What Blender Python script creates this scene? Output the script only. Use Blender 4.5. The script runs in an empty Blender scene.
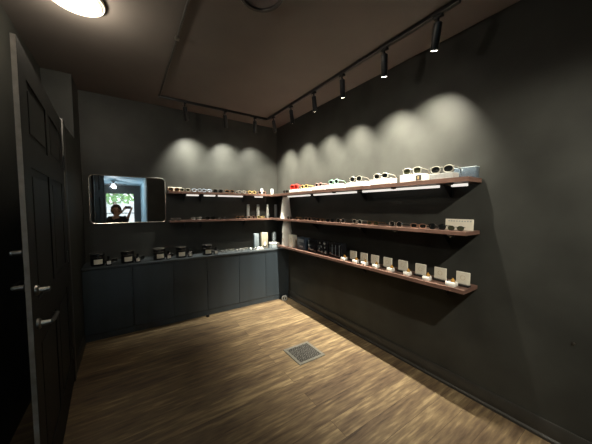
import bpy, bmesh, math, random
from mathutils import Vector, Matrix
random.seed(7)
PI = math.pi
S = bpy.context.scene
C = S.collection

# ------------------------------------------------------------------ camera, world, lights, exposure
YAW, PITCH = 0.5875, -0.0568
CAM = Vector((-2.156, -3.830, 1.450))
cd = bpy.data.cameras.new('camera'); cam = bpy.data.objects.new('camera', cd); C.objects.link(cam)
cam.location = CAM; cam.rotation_euler = (PI/2 + PITCH, 0, -YAW)
cd.sensor_width = 36; cd.lens = 254.12/592*36; cd.clip_start = 0.01; cd.clip_end = 100
S.camera = cam

w = bpy.data.worlds.new('world'); S.world = w; w.use_nodes = True
bg = w.node_tree.nodes['Background']; bg.inputs[0].default_value = (0.80, 0.92, 1.0, 1); bg.inputs[1].default_value = 2.8

SPOT_COL = (1.0, 0.93, 0.77); SPOT_W = 360.0; SPOT_ANGLE = 90; LAMP_EMIT = 1.25
BACK_SPOT_COL = (1.0, 0.96, 0.82); BACK_SPOT_W = 210.0

def light(name, kind, loc, energy, col, rot=(0, 0, 0), parent=None, **kw):
    d = bpy.data.lights.new(name, kind); d.energy = energy; d.color = col
    for k, v in kw.items(): setattr(d, k, v)
    o = bpy.data.objects.new(name, d); C.objects.link(o); o.location = loc; o.rotation_euler = rot
    if parent: o.parent = parent
    return o
# daylight entering the street window of the front room
light('window_daylight', 'AREA', (-2.34, -8.25, 1.45), 300, (0.80, 0.92, 1.0), (-PI/2, 0, 0), shape='RECTANGLE', size=0.9, size_y=1.1).visible_glossy = True
S.view_settings.view_transform = 'Standard'; S.view_settings.look = 'None'
S.view_settings.gamma = 1; S.view_settings.use_curve_mapping = False
S.view_settings.exposure = 0.0
try:
    S.cycles.use_denoising = True
    S.cycles.max_bounces = 8; S.cycles.caustics_reflective = False; S.cycles.caustics_refractive = False
    S.cycles.sample_clamp_indirect = 4.0
except Exception: pass

# ------------------------------------------------------------------ materials
def mat(name, col, rough=0.5, metal=0.0, var=0.12, scale=12.0, bump=0.0, emit=None, estr=0.0, alpha=1.0, spec=0.5, trans=0.0, stretch=None, coat=0.0):
    m = bpy.data.materials.new(name); m.use_nodes = True
    nt = m.node_tree; b = nt.nodes['Principled BSDF']
    tc = nt.nodes.new('ShaderNodeTexCoord'); n = nt.nodes.new('ShaderNodeTexNoise')
    n.inputs['Scale'].default_value = scale; n.inputs['Detail'].default_value = 4
    if stretch:
        mp = nt.nodes.new('ShaderNodeMapping'); mp.inputs['Scale'].default_value = stretch
        nt.links.new(tc.outputs['Object'], mp.inputs[0]); nt.links.new(mp.outputs[0], n.inputs[0])
    else: nt.links.new(tc.outputs['Object'], n.inputs[0])
    r = nt.nodes.new('ShaderNodeValToRGB')
    lo = [max(0, c*(1-var)) for c in col]; hi = [min(1, c*(1+var)) for c in col]
    r.color_ramp.elements[0].position = 0.3; r.color_ramp.elements[1].position = 0.7
    r.color_ramp.elements[0].color = (*lo, 1); r.color_ramp.elements[1].color = (*hi, 1)
    nt.links.new(n.outputs[0], r.inputs[0]); nt.links.new(r.outputs[0], b.inputs['Base Color'])
    b.inputs['Roughness'].default_value = rough; b.inputs['Metallic'].default_value = metal
    b.inputs['Alpha'].default_value = alpha; b.inputs['Specular IOR Level'].default_value = spec
    b.inputs['Transmission Weight'].default_value = trans; b.inputs['Coat Weight'].default_value = coat
    if emit:
        b.inputs['Emission Color'].default_value = (*emit, 1); b.inputs['Emission Strength'].default_value = estr
    if bump:
        bp = nt.nodes.new('ShaderNodeBump'); bp.inputs['Strength'].default_value = bump; bp.inputs['Distance'].default_value = 0.01
        nt.links.new(n.outputs[0], bp.inputs['Height']); nt.links.new(bp.outputs[0], b.inputs['Normal'])
    return m

def floor_mat():
    m = bpy.data.materials.new('vinyl_planks'); m.use_nodes = True; nt = m.node_tree; b = nt.nodes['Principled BSDF']
    N = nt.nodes.new; L = nt.links.new
    tc = N('ShaderNodeTexCoord')
    br = N('ShaderNodeTexBrick'); br.offset = 0.37; br.offset_frequency = 2
    br.inputs['Scale'].default_value = 1.0; br.inputs['Brick Width'].default_value = 2.82; br.inputs['Row Height'].default_value = 0.152
    br.inputs['Mortar Size'].default_value = 0.0012; br.inputs['Mortar Smooth'].default_value = 0.2; br.inputs['Bias'].default_value = 0.0
    br.inputs['Color1'].default_value = (0, 0, 0, 1); br.inputs['Color2'].default_value = (1, 1, 1, 1); br.inputs['Mortar'].default_value = (0.5, 0.5, 0.5, 1)
    L(tc.outputs['Object'], br.inputs[0])
    # grain shifted per plank
    add = N('ShaderNodeVectorMath'); add.operation = 'MULTIPLY_ADD'
    L(br.outputs['Color'], add.inputs[0]); add.inputs[1].default_value = (7.3, 3.1, 5.0); L(tc.outputs['Object'], add.inputs[2])
    mp = N('ShaderNodeMapping'); mp.inputs['Scale'].default_value = (1.6, 17, 1); L(add.outputs[0], mp.inputs[0])
    n1 = N('ShaderNodeTexNoise'); n1.inputs['Scale'].default_value = 1.0; n1.inputs['Detail'].default_value = 7; n1.inputs['Roughness'].default_value = 0.65
    n1.inputs['Distortion'].default_value = 0.4; L(mp.outputs[0], n1.inputs[0])
    mp2 = N('ShaderNodeMapping'); mp2.inputs['Scale'].default_value = (7, 45, 1); L(add.outputs[0], mp2.inputs[0])
    n2 = N('ShaderNodeTexNoise'); n2.inputs['Scale'].default_value = 1.0; n2.inputs['Detail'].default_value = 5; L(mp2.outputs[0], n2.inputs[0])
    mx = N('ShaderNodeMath'); mx.operation = 'MULTIPLY_ADD'; mx.inputs[1].default_value = 0.45; L(n2.outputs[0], mx.inputs[0])
    sc = N('ShaderNodeMath'); sc.operation = 'MULTIPLY'; sc.inputs[1].default_value = 0.72; L(n1.outputs[0], sc.inputs[0]); L(sc.outputs[0], mx.inputs[2])
    pl = N('ShaderNodeMath'); pl.operation = 'MULTIPLY_ADD'; pl.inputs[1].default_value = 0.10; L(br.outputs['Color'], pl.inputs[0]); L(mx.outputs[0], pl.inputs[2])
    rp = N('ShaderNodeValToRGB'); e = rp.color_ramp.elements
    e[0].position = 0.42; e[0].color = (0.034, 0.021, 0.012, 1)
    e[1].position = 0.80; e[1].color = (0.30, 0.225, 0.122, 1)
    k = e.new(0.55); k.color = (0.095, 0.063, 0.037, 1)
    k = e.new(0.68); k.color = (0.160, 0.112, 0.060, 1)
    L(pl.outputs[0], rp.inputs[0])
    mm = N('ShaderNodeMixRGB'); mm.blend_type = 'MIX'; L(br.outputs['Fac'], mm.inputs[0]); L(rp.outputs[0], mm.inputs[1]); mm.inputs[2].default_value = (0.05, 0.03, 0.018, 1)
    L(mm.outputs[0], b.inputs['Base Color'])
    rr = N('ShaderNodeMapRange'); rr.inputs[3].default_value = 0.38; rr.inputs[4].default_value = 0.6; L(n1.outputs[0], rr.inputs[0]); L(rr.outputs[0], b.inputs['Roughness'])
    bp = N('ShaderNodeBump'); bp.inputs['Strength'].default_value = 0.12; bp.inputs['Distance'].default_value = 0.004
    L(mx.outputs[0], bp.inputs['Height']); L(bp.outputs[0], b.inputs['Normal'])
    return m

M = dict(
    floor=floor_mat(),
    wall=mat('black_wall_paint', (0.036, 0.037, 0.033), 0.5, var=0.22, scale=3.5, bump=0.08, spec=0.28),
    ceil=mat('brown_black_ceiling_paint', (0.100, 0.088, 0.080), 0.7, var=0.08, scale=2.5, bump=0.04),
    trim=mat('black_trim_paint', (0.030, 0.029, 0.026), 0.38, var=0.15, scale=9),
    door=mat('black_door_paint', (0.010, 0.010, 0.009), 0.55, var=0.15, scale=8, spec=0.2),
    edge=mat('pale_door_edge', (0.29, 0.255, 0.215), 0.6, var=0.18, scale=30, bump=0.1),  # much paler than the door leaf, lightly mottled
    cab=mat('slate_cabinet_laminate', (0.034, 0.046, 0.057), 0.45, var=0.18, scale=6, stretch=(1, 1, 0.15)),
    counter=mat('dark_counter', (0.050, 0.060, 0.068), 0.35, var=0.15, scale=20),
    walnut=mat('walnut_shelf', (0.165, 0.092, 0.07), 0.45, var=0.30, scale=7, stretch=(1, 1, 6)),
    black=mat('satin_black', (0.014, 0.014, 0.015), 0.35, var=0.1),
    blackmetal=mat('black_metal', (0.022, 0.024, 0.027), 0.32, metal=0.6, var=0.1),
    headmetal=mat('dark_satin_metal', (0.055, 0.058, 0.062), 0.28, metal=0.8, var=0.08),
    chrome=mat('brushed_nickel', (0.26, 0.25, 0.23), 0.35, metal=1.0, var=0.08, scale=40),
    steel=mat('grate_metal', (0.17, 0.165, 0.14), 0.45, metal=0.4, var=0.12, scale=40),
    grate=mat('dark_grate_metal', (0.13, 0.125, 0.11), 0.45, metal=0.4, var=0.15, scale=40),
    brass=mat('pale_mirror_frame', (0.72, 0.70, 0.66), 0.25, metal=0.9, var=0.05),
    mirror=mat('mirror_silver', (0.92, 0.93, 0.93), 0.015, metal=1.0, var=0.01),
    white=mat('white_card', (0.86, 0.84, 0.78), 0.55, var=0.03, scale=30),
    cream=mat('cream_card', (0.80, 0.75, 0.63), 0.6, var=0.05, scale=30),
    greyboard=mat('grey_board', (0.40, 0.41, 0.40), 0.6, var=0.10, scale=60),
    paleblue=mat('pale_blue_plastic', (0.42, 0.49, 0.53), 0.4, var=0.05),
    tancard=mat('tan_card', (0.46, 0.41, 0.31), 0.6, var=0.06, scale=30),
    greyblue=mat('grey_blue_box', (0.27, 0.33, 0.37), 0.5, var=0.12, scale=25),
    acrylic=mat('blue_acrylic', (0.13, 0.18, 0.23), 0.08, var=0.05, alpha=0.6),
    tube=mat('frosted_tube', (0.60, 0.63, 0.60), 0.25, var=0.05, alpha=0.62),
    navy=mat('navy_box', (0.035, 0.055, 0.085), 0.3, var=0.2, scale=25),
    gloss=mat('gloss_black_box', (0.012, 0.012, 0.014), 0.12, var=0.2),
    silverprint=mat('silver_print', (0.45, 0.47, 0.48), 0.35, metal=0.5, var=0.2, scale=60),
    ink=mat('dark_ink', (0.05, 0.045, 0.04), 0.6, var=0.1),
    tan=mat('tan_print', (0.50, 0.38, 0.20), 0.6, var=0.1),
    amber=mat('amber_glass', (0.62, 0.34, 0.09), 0.12, var=0.1),
    red=mat('red_acetate', (0.62, 0.03, 0.02), 0.25, var=0.06),
    redlens=mat('dark_red_lens', (0.28, 0.01, 0.012), 0.1, var=0.05),
    pearl=mat('pale_acetate', (0.34, 0.33, 0.28), 0.3, var=0.06),
    yellow=mat('honey_acetate', (0.60, 0.44, 0.16), 0.25, var=0.12),
    pink=mat('rose_acetate', (0.55, 0.33, 0.30), 0.25, var=0.08),
    green=mat('mint_acetate', (0.30, 0.52, 0.42), 0.25, var=0.08),
    bluefr=mat('sky_acetate', (0.42, 0.52, 0.66), 0.25, var=0.08),
    blackfr=mat('black_acetate', (0.012, 0.012, 0.012), 0.22, var=0.1),
    tort=mat('tortoise_acetate', (0.13, 0.065, 0.03), 0.22, var=0.6, scale=60),
    silver=mat('silver_wire', (0.62, 0.60, 0.56), 0.25, metal=0.9, var=0.05),
    copper=mat('copper_wire', (0.58, 0.34, 0.24), 0.28, metal=0.8, var=0.05),
    lensdark=mat('dark_lens', (0.012, 0.014, 0.014), 0.06, var=0.05, alpha=0.9),
    lensolive=mat('olive_lens', (0.05, 0.055, 0.03), 0.06, var=0.05, alpha=0.9),
    lensclear=mat('clear_lens', (0.5, 0.52, 0.5), 0.05, var=0.03, alpha=0.22),
    led=mat('light_bar_diffuser', (0.85, 0.83, 0.78), 0.5, emit=(1.0, 0.96, 0.88), estr=0.9, var=0.02),
    lens=mat('spot_lens', (0.9, 0.88, 0.8), 0.3, emit=(1.0, 0.94, 0.82), estr=14.0, var=0.01),
    lamp=mat('lamp_dome', (0.9, 0.86, 0.75), 0.4, emit=(1.0, 0.88, 0.66), estr=LAMP_EMIT, var=0.01),
    bowl=mat('fan_light_bowl', (0.9, 0.92, 0.95), 0.4, emit=(0.85, 0.95, 1.0), estr=420.0, var=0.01),
    lampring=mat('lamp_ring', (0.80, 0.76, 0.66), 0.4, var=0.02),
    bluewall=mat('pale_blue_wall_paint', (0.30, 0.45, 0.52), 0.6, var=0.04, scale=4),
    blueceil=mat('pale_blue_ceiling_paint', (0.72, 0.85, 0.92), 0.6, var=0.04, scale=4),
    darkframe=mat('dark_window_frame', (0.035, 0.034, 0.030), 0.5, var=0.1),
    glass=mat('window_glass', (0.9, 0.95, 0.95), 0.02, alpha=0.12, var=0.01),
    leaf=mat('leaf_green', (0.20, 0.36, 0.10), 0.6, var=0.5, scale=5),
    bark=mat('bark', (0.16, 0.11, 0.07), 0.8, var=0.3, scale=20),
    street=mat('pale_render', (0.78, 0.76, 0.72), 0.7, var=0.06, scale=3),
    asphalt=mat('asphalt', (0.25, 0.25, 0.25), 0.9, var=0.2, scale=30),
    skin=mat('skin', (0.55, 0.34, 0.25), 0.5, var=0.06, scale=30),
    hair=mat('brown_hair', (0.07, 0.04, 0.022), 0.5, var=0.3, scale=60, stretch=(1, 1, 0.2)),
    jacket=mat('black_jumper', (0.016, 0.016, 0.018), 0.85, var=0.2, scale=60),
    stripe=mat('pale_blue_shirt', (0.42, 0.48, 0.66), 0.8, var=0.1, scale=40),
    trouser=mat('dark_trousers', (0.03, 0.032, 0.04), 0.85, var=0.15, scale=50),
    shoe=mat('black_shoe', (0.02, 0.02, 0.02), 0.4, var=0.1),
    eye=mat('eye', (0.03, 0.025, 0.02), 0.1, var=0.1), lips=mat('lips', (0.45, 0.17, 0.15), 0.5, var=0.05),
    screen=mat('phone_screen', (0.02, 0.02, 0.025), 0.08, var=0.05), phone=mat('phone_shell', (0.10, 0.10, 0.12), 0.25, metal=0.4, var=0.05),
)

# ------------------------------------------------------------------ mesh helpers
def BM(): return bmesh.new()
def add_box(bm, x0, x1, y0, y1, z0, z1, bev=0.0, seg=2):
    r = bmesh.ops.create_cube(bm, size=1.0)
    vs = r['verts']
    for v in vs:
        v.co = Vector(((x0+x1)/2 + v.co.x*(x1-x0), (y0+y1)/2 + v.co.y*(y1-y0), (z0+z1)/2 + v.co.z*(z1-z0)))
    if bev > 0:
        es = list({e for v in vs for e in v.link_edges})
        vs = [g for g in bmesh.ops.bevel(bm, geom=es, offset=bev, segments=seg, profile=0.5, affect='EDGES')['verts']]
    return vs
def add_lathe(bm, prof, cx=0, cy=0, n=24, M4=None):
    rings = []
    for (r, z) in prof:
        ring = []
        if r < 1e-6:
            ring = [bm.verts.new((cx, cy, z))]
        else:
            for i in range(n):
                a = 2*PI*i/n; ring.append(bm.verts.new((cx + r*math.cos(a), cy + r*math.sin(a), z)))
        rings.append(ring)
    for a, b in zip(rings, rings[1:]):
        if len(a) == 1 and len(b) == 1: continue
        for i in range(n):
            j = (i+1) % n
            try:
                if len(a) == 1: bm.faces.new((a[0], b[i], b[j]))
                elif len(b) == 1: bm.faces.new((a[i], a[j], b[0]))
                else: bm.faces.new((a[i], a[j], b[j], b[i]))
            except ValueError: pass
    for ring, cap in ((rings[0], True), (rings[-1], True)):
        if len(ring) > 2:
            try: bm.faces.new(ring)
            except ValueError: pass
    vs = [v for ring in rings for v in ring]
    if M4 is not None:
        for v in vs: v.co = M4 @ v.co
    return vs
def add_tube(bm, pts, r, n=8, closed=False):
    pts = [Vector(p) for p in pts]; rings = []; m = len(pts)
    up = None
    for i, p in enumerate(pts):
        if closed: t = (pts[(i+1) % m] - pts[i-1])
        else: t = pts[min(i+1, m-1)] - pts[max(i-1, 0)]
        t.normalize()
        if up is None:
            up = Vector((0, 0, 1)) if abs(t.z) < 0.9 else Vector((1, 0, 0))
        s = t.cross(up)
        if s.length < 1e-5: s = t.cross(Vector((0.3, 1, 0.2)))
        s.normalize(); u = s.cross(t); u.normalize(); up = u
        rr = r[i] if isinstance(r, (list, tuple)) else r
        rings.append([bm.verts.new(p + (s*math.cos(2*PI*k/n) + u*math.sin(2*PI*k/n))*rr) for k in range(n)])
    rng = range(m if closed else m-1)
    for i in rng:
        a, b = rings[i], rings[(i+1) % m]
        for k in range(n):
            j = (k+1) % n
            bm.faces.new((a[k], a[j], b[j], b[k]))
    if not closed:
        bm.faces.new(rings[0]); bm.faces.new(list(reversed(rings[-1])))
def add_prism(bm, poly, axis, a0, a1):
    """extrude a 2-D polygon along an axis (0,1,2) from a0 to a1"""
    def P(p, a):
        if axis == 0: return (a, p[0], p[1])
        if axis == 1: return (p[0], a, p[1])
        return (p[0], p[1], a)
    A = [bm.verts.new(P(p, a0)) for p in poly]; B = [bm.verts.new(P(p, a1)) for p in poly]
    n = len(poly)
    bm.faces.new(A); bm.faces.new(list(reversed(B)))
    for i in range(n):
        j = (i+1) % n; bm.faces.new((A[j], A[i], B[i], B[j]))
def rrect(cx, cy, w_, h_, r, n=5):
    pts = []
    for (sx, sy, a0) in ((1, 1, 0), (-1, 1, PI/2), (-1, -1, PI), (1, -1, 1.5*PI)):
        for k in range(n+1):
            a = a0 + PI/2*k/n
            pts.append((cx + sx*(w_/2 - r) + r*math.cos(a), cy + sy*(h_/2 - r) + r*math.sin(a)))
    return pts
def mesh(name, bm, m, smooth=True):
    bmesh.ops.recalc_face_normals(bm, faces=bm.faces[:])
    me = bpy.data.meshes.new(name); bm.to_mesh(me); bm.free()
    me.materials.append(m)
    if smooth:
        for p in me.polygons: p.use_smooth = True
        try: me.set_sharp_from_angle(angle=math.radians(35))
        except Exception: pass
    return me
def obj(name, bm, m, parent=None, loc=(0, 0, 0)):
    o = bpy.data.objects.new(name, mesh(name, bm, m)); C.objects.link(o); o.location = loc
    if parent: o.parent = parent
    return o
def tag(o, label, cat, group=None):
    o['label'] = label; o['category'] = cat
    if group: o['group'] = group
    return o
def thing(name, label, cat, loc=(0, 0, 0), rz=0.0, group=None):
    o = bpy.data.objects.new(name, None); C.objects.link(o); o.empty_display_size = 0.05
    o.location = loc; o.rotation_euler = (0, 0, rz)
    return tag(o, label, cat, group)
def struct(name, bm, m, parent=None):
    o = obj(name, bm, m, parent)
    if parent is None: o['kind'] = 'structure'
    return o
def dup(src, loc, rz, label, group=None, scale=None):
    r = src.copy(); C.objects.link(r); r.location = loc; r.rotation_euler = (0, 0, rz); r['label'] = label
    if group: r['group'] = group
    if scale: r.scale = (scale,)*3
    for ch in [q for q in src.children if q.type == 'MESH']:
        c = ch.copy(); C.objects.link(c); c.parent = r
        for g in list(ch.children):
            d = g.copy(); C.objects.link(d); d.parent = c
    return r
def box_struct(name, dims, m):
    bm = BM(); add_box(bm, *dims); return struct(name, bm, m)

# ------------------------------------------------------------------ room shell
H = 2.783; XL = -2.575; XR = -2.80; YJ = -1.10; YR = -0.40; YF = -4.60
box_struct('floor', (-3.0, 0.12, -8.3, 0.12, -0.08, 0.0), M['floor'])
box_struct('ceiling', (-3.0, 0.12, YF, 0.12, H, H+0.08), M['ceil'])
box_struct('wall_back', (-3.0, 0.12, 0.0, 0.12, 0.0, H), M['wall'])
box_struct('wall_right', (0.0, 0.12, YF-0.12, 0.0, 0.0, H), M['wall'])
bm = BM(); add_prism(bm, [(XL, 0.0), (XL, YR), (XR, YR), (XR, YF), (-3.0, YF), (-3.0, 0.0)], 2, 0.0, H)
struct('wall_left', bm, M['wall'])
box_struct('wall_partition', (XR, XL, YJ, YR, 0.0, 2.15), M['wall'])
# wall with the doorway the photograph is taken through
bm = BM()
add_box(bm, -1.66, 0.0, YF-0.12, YF, 0, H); add_box(bm, -2.80, -1.66, YF-0.12, YF, 2.30, H); add_box(bm, -3.0, -2.80, YF-0.12, YF, 0, H)
struct('wall_front', bm, M['wall'])
# front room
box_struct('ceiling_front_room', (-3.0, 0.12, -8.3, YF-0.12, 2.30, 2.38), M['blueceil'])
box_struct('wall_front_room_right', (-1.68, -1.56, -8.06, YF-0.12, 0, 2.30), M['bluewall'])
box_struct('wall_front_room_left', (-3.0, -2.88, -8.06, YF-0.12, 0, 2.30), M['bluewall'])
bm = BM()
add_box(bm, -3.0, -2.82, -8.18, -8.06, 0, 2.30); add_box(bm, -1.87, -1.56, -8.18, -8.06, 0, 2.30)
add_box(bm, -2.82, -1.87, -8.18, -8.06, 2.02, 2.30); add_box(bm, -2.82, -1.87, -8.18, -8.06, 0, 0.45)
struct('wall_street', bm, M['darkframe'])
win = thing('window_1', 'street window', 'window'); del win['label']; del win['category']; win['kind'] = 'structure'
bm = BM()
for (a, b, c_, d) in ((-2.82, -2.78, .45, 2.02), (-1.91, -1.87, .45, 2.02), (-2.78, -1.91, 1.98, 2.02), (-2.78, -1.91, .45, .49), (-2.78, -1.91, 1.22, 1.25)):
    add_box(bm, a, b, -8.15, -8.09, c_, d)
obj('window_frame', bm, M['darkframe'], win)
bm = BM(); add_box(bm, -2.78, -1.91, -8.125, -8.119, .49, 1.22); add_box(bm, -2.78, -1.91, -8.125, -8.119, 1.25, 1.98)
obj('pane', bm, M['glass'], win)

# baseboards
bm = BM(); add_prism(bm, [(0.0, 0.0), (-0.028, 0.0), (-0.026, 0.016), (-0.016, 0.026), (-0.016, 0.105), (-0.010, 0.118), (0.0, 0.118)], 1, YF, 0.0)
struct('baseboard_right', bm, M['trim'])
bm = BM(); add_prism(bm, [(XL, 0.0), (XL+0.016, 0.0), (XL+0.016, 0.095), (XL+0.009, 0.105), (XL, 0.105)], 1, YJ+0.06, -0.41)
struct('baseboard_left', bm, M['trim'])
# post the door hangs on
bm = BM(); add_box(bm, XL-0.03, XL+0.022, YJ-0.012, YJ+0.058, 0, 2.15, 0.004)
struct('trim_1', bm, M['trim'])

# ------------------------------------------------------------------ open panel door
dr = thing('door_1', '', ''); del dr['label']; del dr['category']; dr['kind'] = 'structure'
hx, hy = -2.580, YJ-0.022; nx, ny = -2.514, -2.36
W = math.hypot(nx-hx, ny-hy); T = 0.018; HD = 2.12
dr.location = (hx, hy, 0.008); dr.rotation_euler = (0, 0, math.atan2(ny-hy, nx-hx))   # local +x runs to the free edge, local +y is the room side
bm = BM()
st = 0.13; mu = 0.10
cols = [(st, W/2-mu/2), (W/2+mu/2, W-st)]
rows = [(0.22, 0.84), (1.02, 1.62), (1.74, 2.00)]
zs = [(0, 0.22), (0.84, 1.02), (1.62, 1.74), (2.00, HD)]
add_box(bm, 0, st, 0, T, 0, HD); add_box(bm, W-st, W-0.003, 0, T, 0, HD); add_box(bm, W/2-mu/2, W/2+mu/2, 0, T, 0, HD)
for (a, b) in zs:
    for (c0, c1) in cols: add_box(bm, c0, c1, 0, T, a, b)
obj('leaf', bm, M['door'], dr)
for (c0, c1) in cols:
    for (a, b) in rows:
        bm = BM(); add_box(bm, c0, c1, 0.006, T-0.006, a, b); add_box(bm, c0+0.035, c1-0.035, 0.002, T-0.002, a+0.035, b-0.035, 0.003, 1)
        obj('panel', bm, M['door'], dr)
bm = BM(); add_box(bm, W-0.003, W, 0.001, T-0.001, 0, HD); e_ = obj('leaf_edge', bm, M['edge'], dr); e_['label'] = 'pale edge of the black door'
for z in (0.25, 1.05, 1.80):
    bm = BM(); add_lathe(bm, [(0.007, z-0.05), (0.007, z+0.05)], 0.0, T+0.004, 10); add_box(bm, 0.0, 0.045, T, T+0.003, z-0.045, z+0.045)
    obj('hinge', bm, M['blackmetal'], dr)
def rose(bm, x, z, side, r=0.024):
    y0 = T if side > 0 else 0.0
    Mx = Matrix.Translation((x, y0, z)) @ Matrix.Rotation(-side*PI/2, 4, 'X')
    add_lathe(bm, [(r, 0), (r, 0.008), (r*0.85, 0.013), (0.012, 0.014), (0.011, 0.045)], n=20, M4=Mx)
for side in (1, -1):
    yy = (T+0.045) if side > 0 else -0.045
    hz = 0.93 if side > 0 else 1.10
    bm = BM(); rose(bm, W-0.07, hz, side)
    add_tube(bm, [(W-0.07, yy, hz), (W-0.095, yy+side*0.006, hz), (W-0.20, yy+side*0.006, hz-0.004), (W-0.215, yy-side*0.01, hz-0.006)], [0.009, 0.009, 0.008, 0.006], 10)
    obj('lever_handle', bm, M['chrome'], dr)
    bm = BM(); rose(bm, W-0.07, hz+0.15, side, 0.023); add_box(bm, W-0.085, W-0.055, yy-0.004, yy+0.004, hz+0.142, hz+0.158, 0.002)
    obj('deadbolt', bm, M['chrome'], dr)

# ------------------------------------------------------------------ ceiling fixtures
lp = thing('ceiling_lamp', 'round glowing cream flush ceiling lamp beside the door', 'ceiling lamp', (-2.385, -1.655, H))
bm = BM(); add_lathe(bm, [(0.0, -0.001), (0.152, -0.001), (0.155, -0.010), (0.150, -0.022), (0.140, -0.022)], n=48); obj('base_ring', bm, M['lampring'], lp)
bm = BM(); add_lathe(bm, [(0.139, -0.018), (0.134, -0.030), (0.112, -0.039), (0.070, -0.046), (0.0, -0.049)], n=48); obj('dome', bm, M['lamp'], lp)
light('lamp_glow', 'POINT', (0, 0, -0.14), 15, (1.0, 0.88, 0.70), parent=lp, shadow_soft_size=0.03)

l2 = dup(lp, (-2.42, -3.0, H), 0, 'round glowing cream flush ceiling lamp near the doorway')
light('lamp_glow', 'POINT', (0, 0, -0.14), 8, (1.0, 0.88, 0.70), parent=l2, shadow_soft_size=0.03)
sp = thing('ceiling_speaker', 'round black speaker flush in the ceiling above the room centre', 'speaker', (-1.415, -2.325, H))
bm = BM(); add_lathe(bm, [(0.0, -0.004), (0.115, -0.004), (0.118, -0.014), (0.135, -0.016), (0.143, -0.008), (0.145, -0.001)], n=40); obj('rim', bm, M['black'], sp)
bm = BM(); add_lathe(bm, [(0.0, -0.012), (0.06, -0.011), (0.114, -0.006)], n=40); obj('grille', bm, M['blackmetal'], sp)

cn = thing('conduit', 'thin dark conduit running along the ceiling from the back track', 'conduit', (-1.785, -0.37, H))
bm = BM(); add_tube(bm, [(0, 0, -0.008), (0, -1.2, -0.008), (0, -2.6, -0.008)], 0.008, 8); obj('pipe', bm, M['trim'], cn)
bm = BM(); add_box(bm, -0.016, 0.016, -1.25, -1.21, -0.024, 0.0, 0.003); obj('clip', bm, M['chrome'], cn)

TZ = H - 0.028
bm = BM(); add_box(bm, -0.3675, -0.3325, -3.00, -0.3325, TZ, H, 0.003); add_box(bm, -0.356, -0.344, -2.99, -0.34, TZ-0.001, TZ+0.004)
tag(obj('track_rail', bm, M['black']), 'long black lighting track running above the right wall shelves', 'lighting track')
bm = BM(); add_box(bm, -1.80, -0.3685, -0.3675, -0.3325, TZ, H, 0.003); add_box(bm, -1.79, -0.37, -0.356, -0.344, TZ-0.001, TZ+0.004)
tag(obj('track_rail', bm, M['black']), 'short black lighting track running along the back wall', 'lighting track')

def head_meshes():
    L_, R_ = 0.165, 0.027
    a = BM(); add_box(a, -0.016, 0.016, -0.030, 0.030, -0.020, 0.0, 0.003); add_lathe(a, [(0.007, -0.046), (0.007, -0.020)], n=10)
    b = BM(); add_lathe(b, [(0.0, 0.0), (0.020, 0.0), (R_, -0.006), (R_, -L_+0.004), (R_-0.001, -L_), (R_-0.004, -L_), (R_-0.005, -L_+0.012), (0.0, -L_+0.012)], n=28)
    c = BM(); add_lathe(c, [(0.0, -L_-0.0015), (R_-0.006, -L_-0.0005), (R_-0.006, -L_+0.0115), (0.0, -L_+0.0115)], n=24)
    r = BM()
    n = 28
    add_lathe(r, [(R_-0.0045, -L_+0.004), (R_-0.001, -L_+0.0005), (R_-0.002, -L_-0.0015), (R_-0.0045, -L_)], n=n)
    return [mesh('adapter', a, M['blackmetal']), mesh('head', b, M['headmetal']), mesh('lens', c, M['lens']), mesh('rim', r, M['silver'])]
HM = head_meshes()
def spot(x, y, tilt, energy, col, label, ang, rz=0.0):
    t = thing('track_spotlight', label, 'spotlight', (x, y, TZ), rz, 'spotlights on the ceiling tracks')
    o = bpy.data.objects.new('adapter', HM[0]); C.objects.link(o); o.parent = t
    h = bpy.data.objects.new('head', HM[1]); C.objects.link(h); h.parent = t; h.location = (0, 0, -0.044); h.rotation_euler = tilt
    for nm, me in (('lens', HM[2]), ('rim', HM[3])):
        q = bpy.data.objects.new(nm, me); C.objects.link(q); q.parent = h
    light('spot_beam', 'SPOT', (0, 0, -0.168), energy, col, parent=h, spot_size=math.radians(ang), spot_blend=1.0, shadow_soft_size=0.02)
    return t
names = ['nearest the back corner', 'second from the back corner', 'third from the back corner', 'fourth from the back corner', 'second from the camera end', 'at the camera end']
for i, y in enumerate((-0.53, -1.00, -1.48, -1.935, -2.43, -2.865)):
    spot(-0.35, y, (0.19 if i < 5 else 0.28, -0.27, 0.0), SPOT_W, SPOT_COL, 'black cylinder spotlight on the right track, ' + names[i], SPOT_ANGLE)
for i, x in enumerate((-1.51, -1.00, -0.56)):
    spot(x, -0.35, (0.36, -0.20, 0.0), BACK_SPOT_W*(1, 1, 0.6)[i], BACK_SPOT_COL, 'black cylinder spotlight on the back track, ' + ('left of the three', 'middle of the three', 'right of the three')[i], 92)
# recessed light nearer the doorway
dl = thing('downlight', 'small round downlight in the ceiling near the doorway', 'ceiling lamp', (-1.25, -4.48, H))
bm = BM(); add_lathe(bm, [(0.045, -0.001), (0.062, -0.001), (0.060, -0.008), (0.046, -0.006)], n=28); obj('ring', bm, M['lampring'], dl)
bm = BM(); add_lathe(bm, [(0.0, -0.003), (0.046, -0.003), (0.046, -0.001), (0.0, -0.001)], n=24); obj('lens', bm, M['lens'], dl)
light('downlight_beam', 'SPOT', (0, 0, -0.02), 330, SPOT_COL, Vector((1.25, 1.75, -2.1)).to_track_quat('-Z', 'Y').to_euler(), parent=dl, spot_size=math.radians(66), spot_blend=0.9, shadow_soft_size=0.045)

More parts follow.
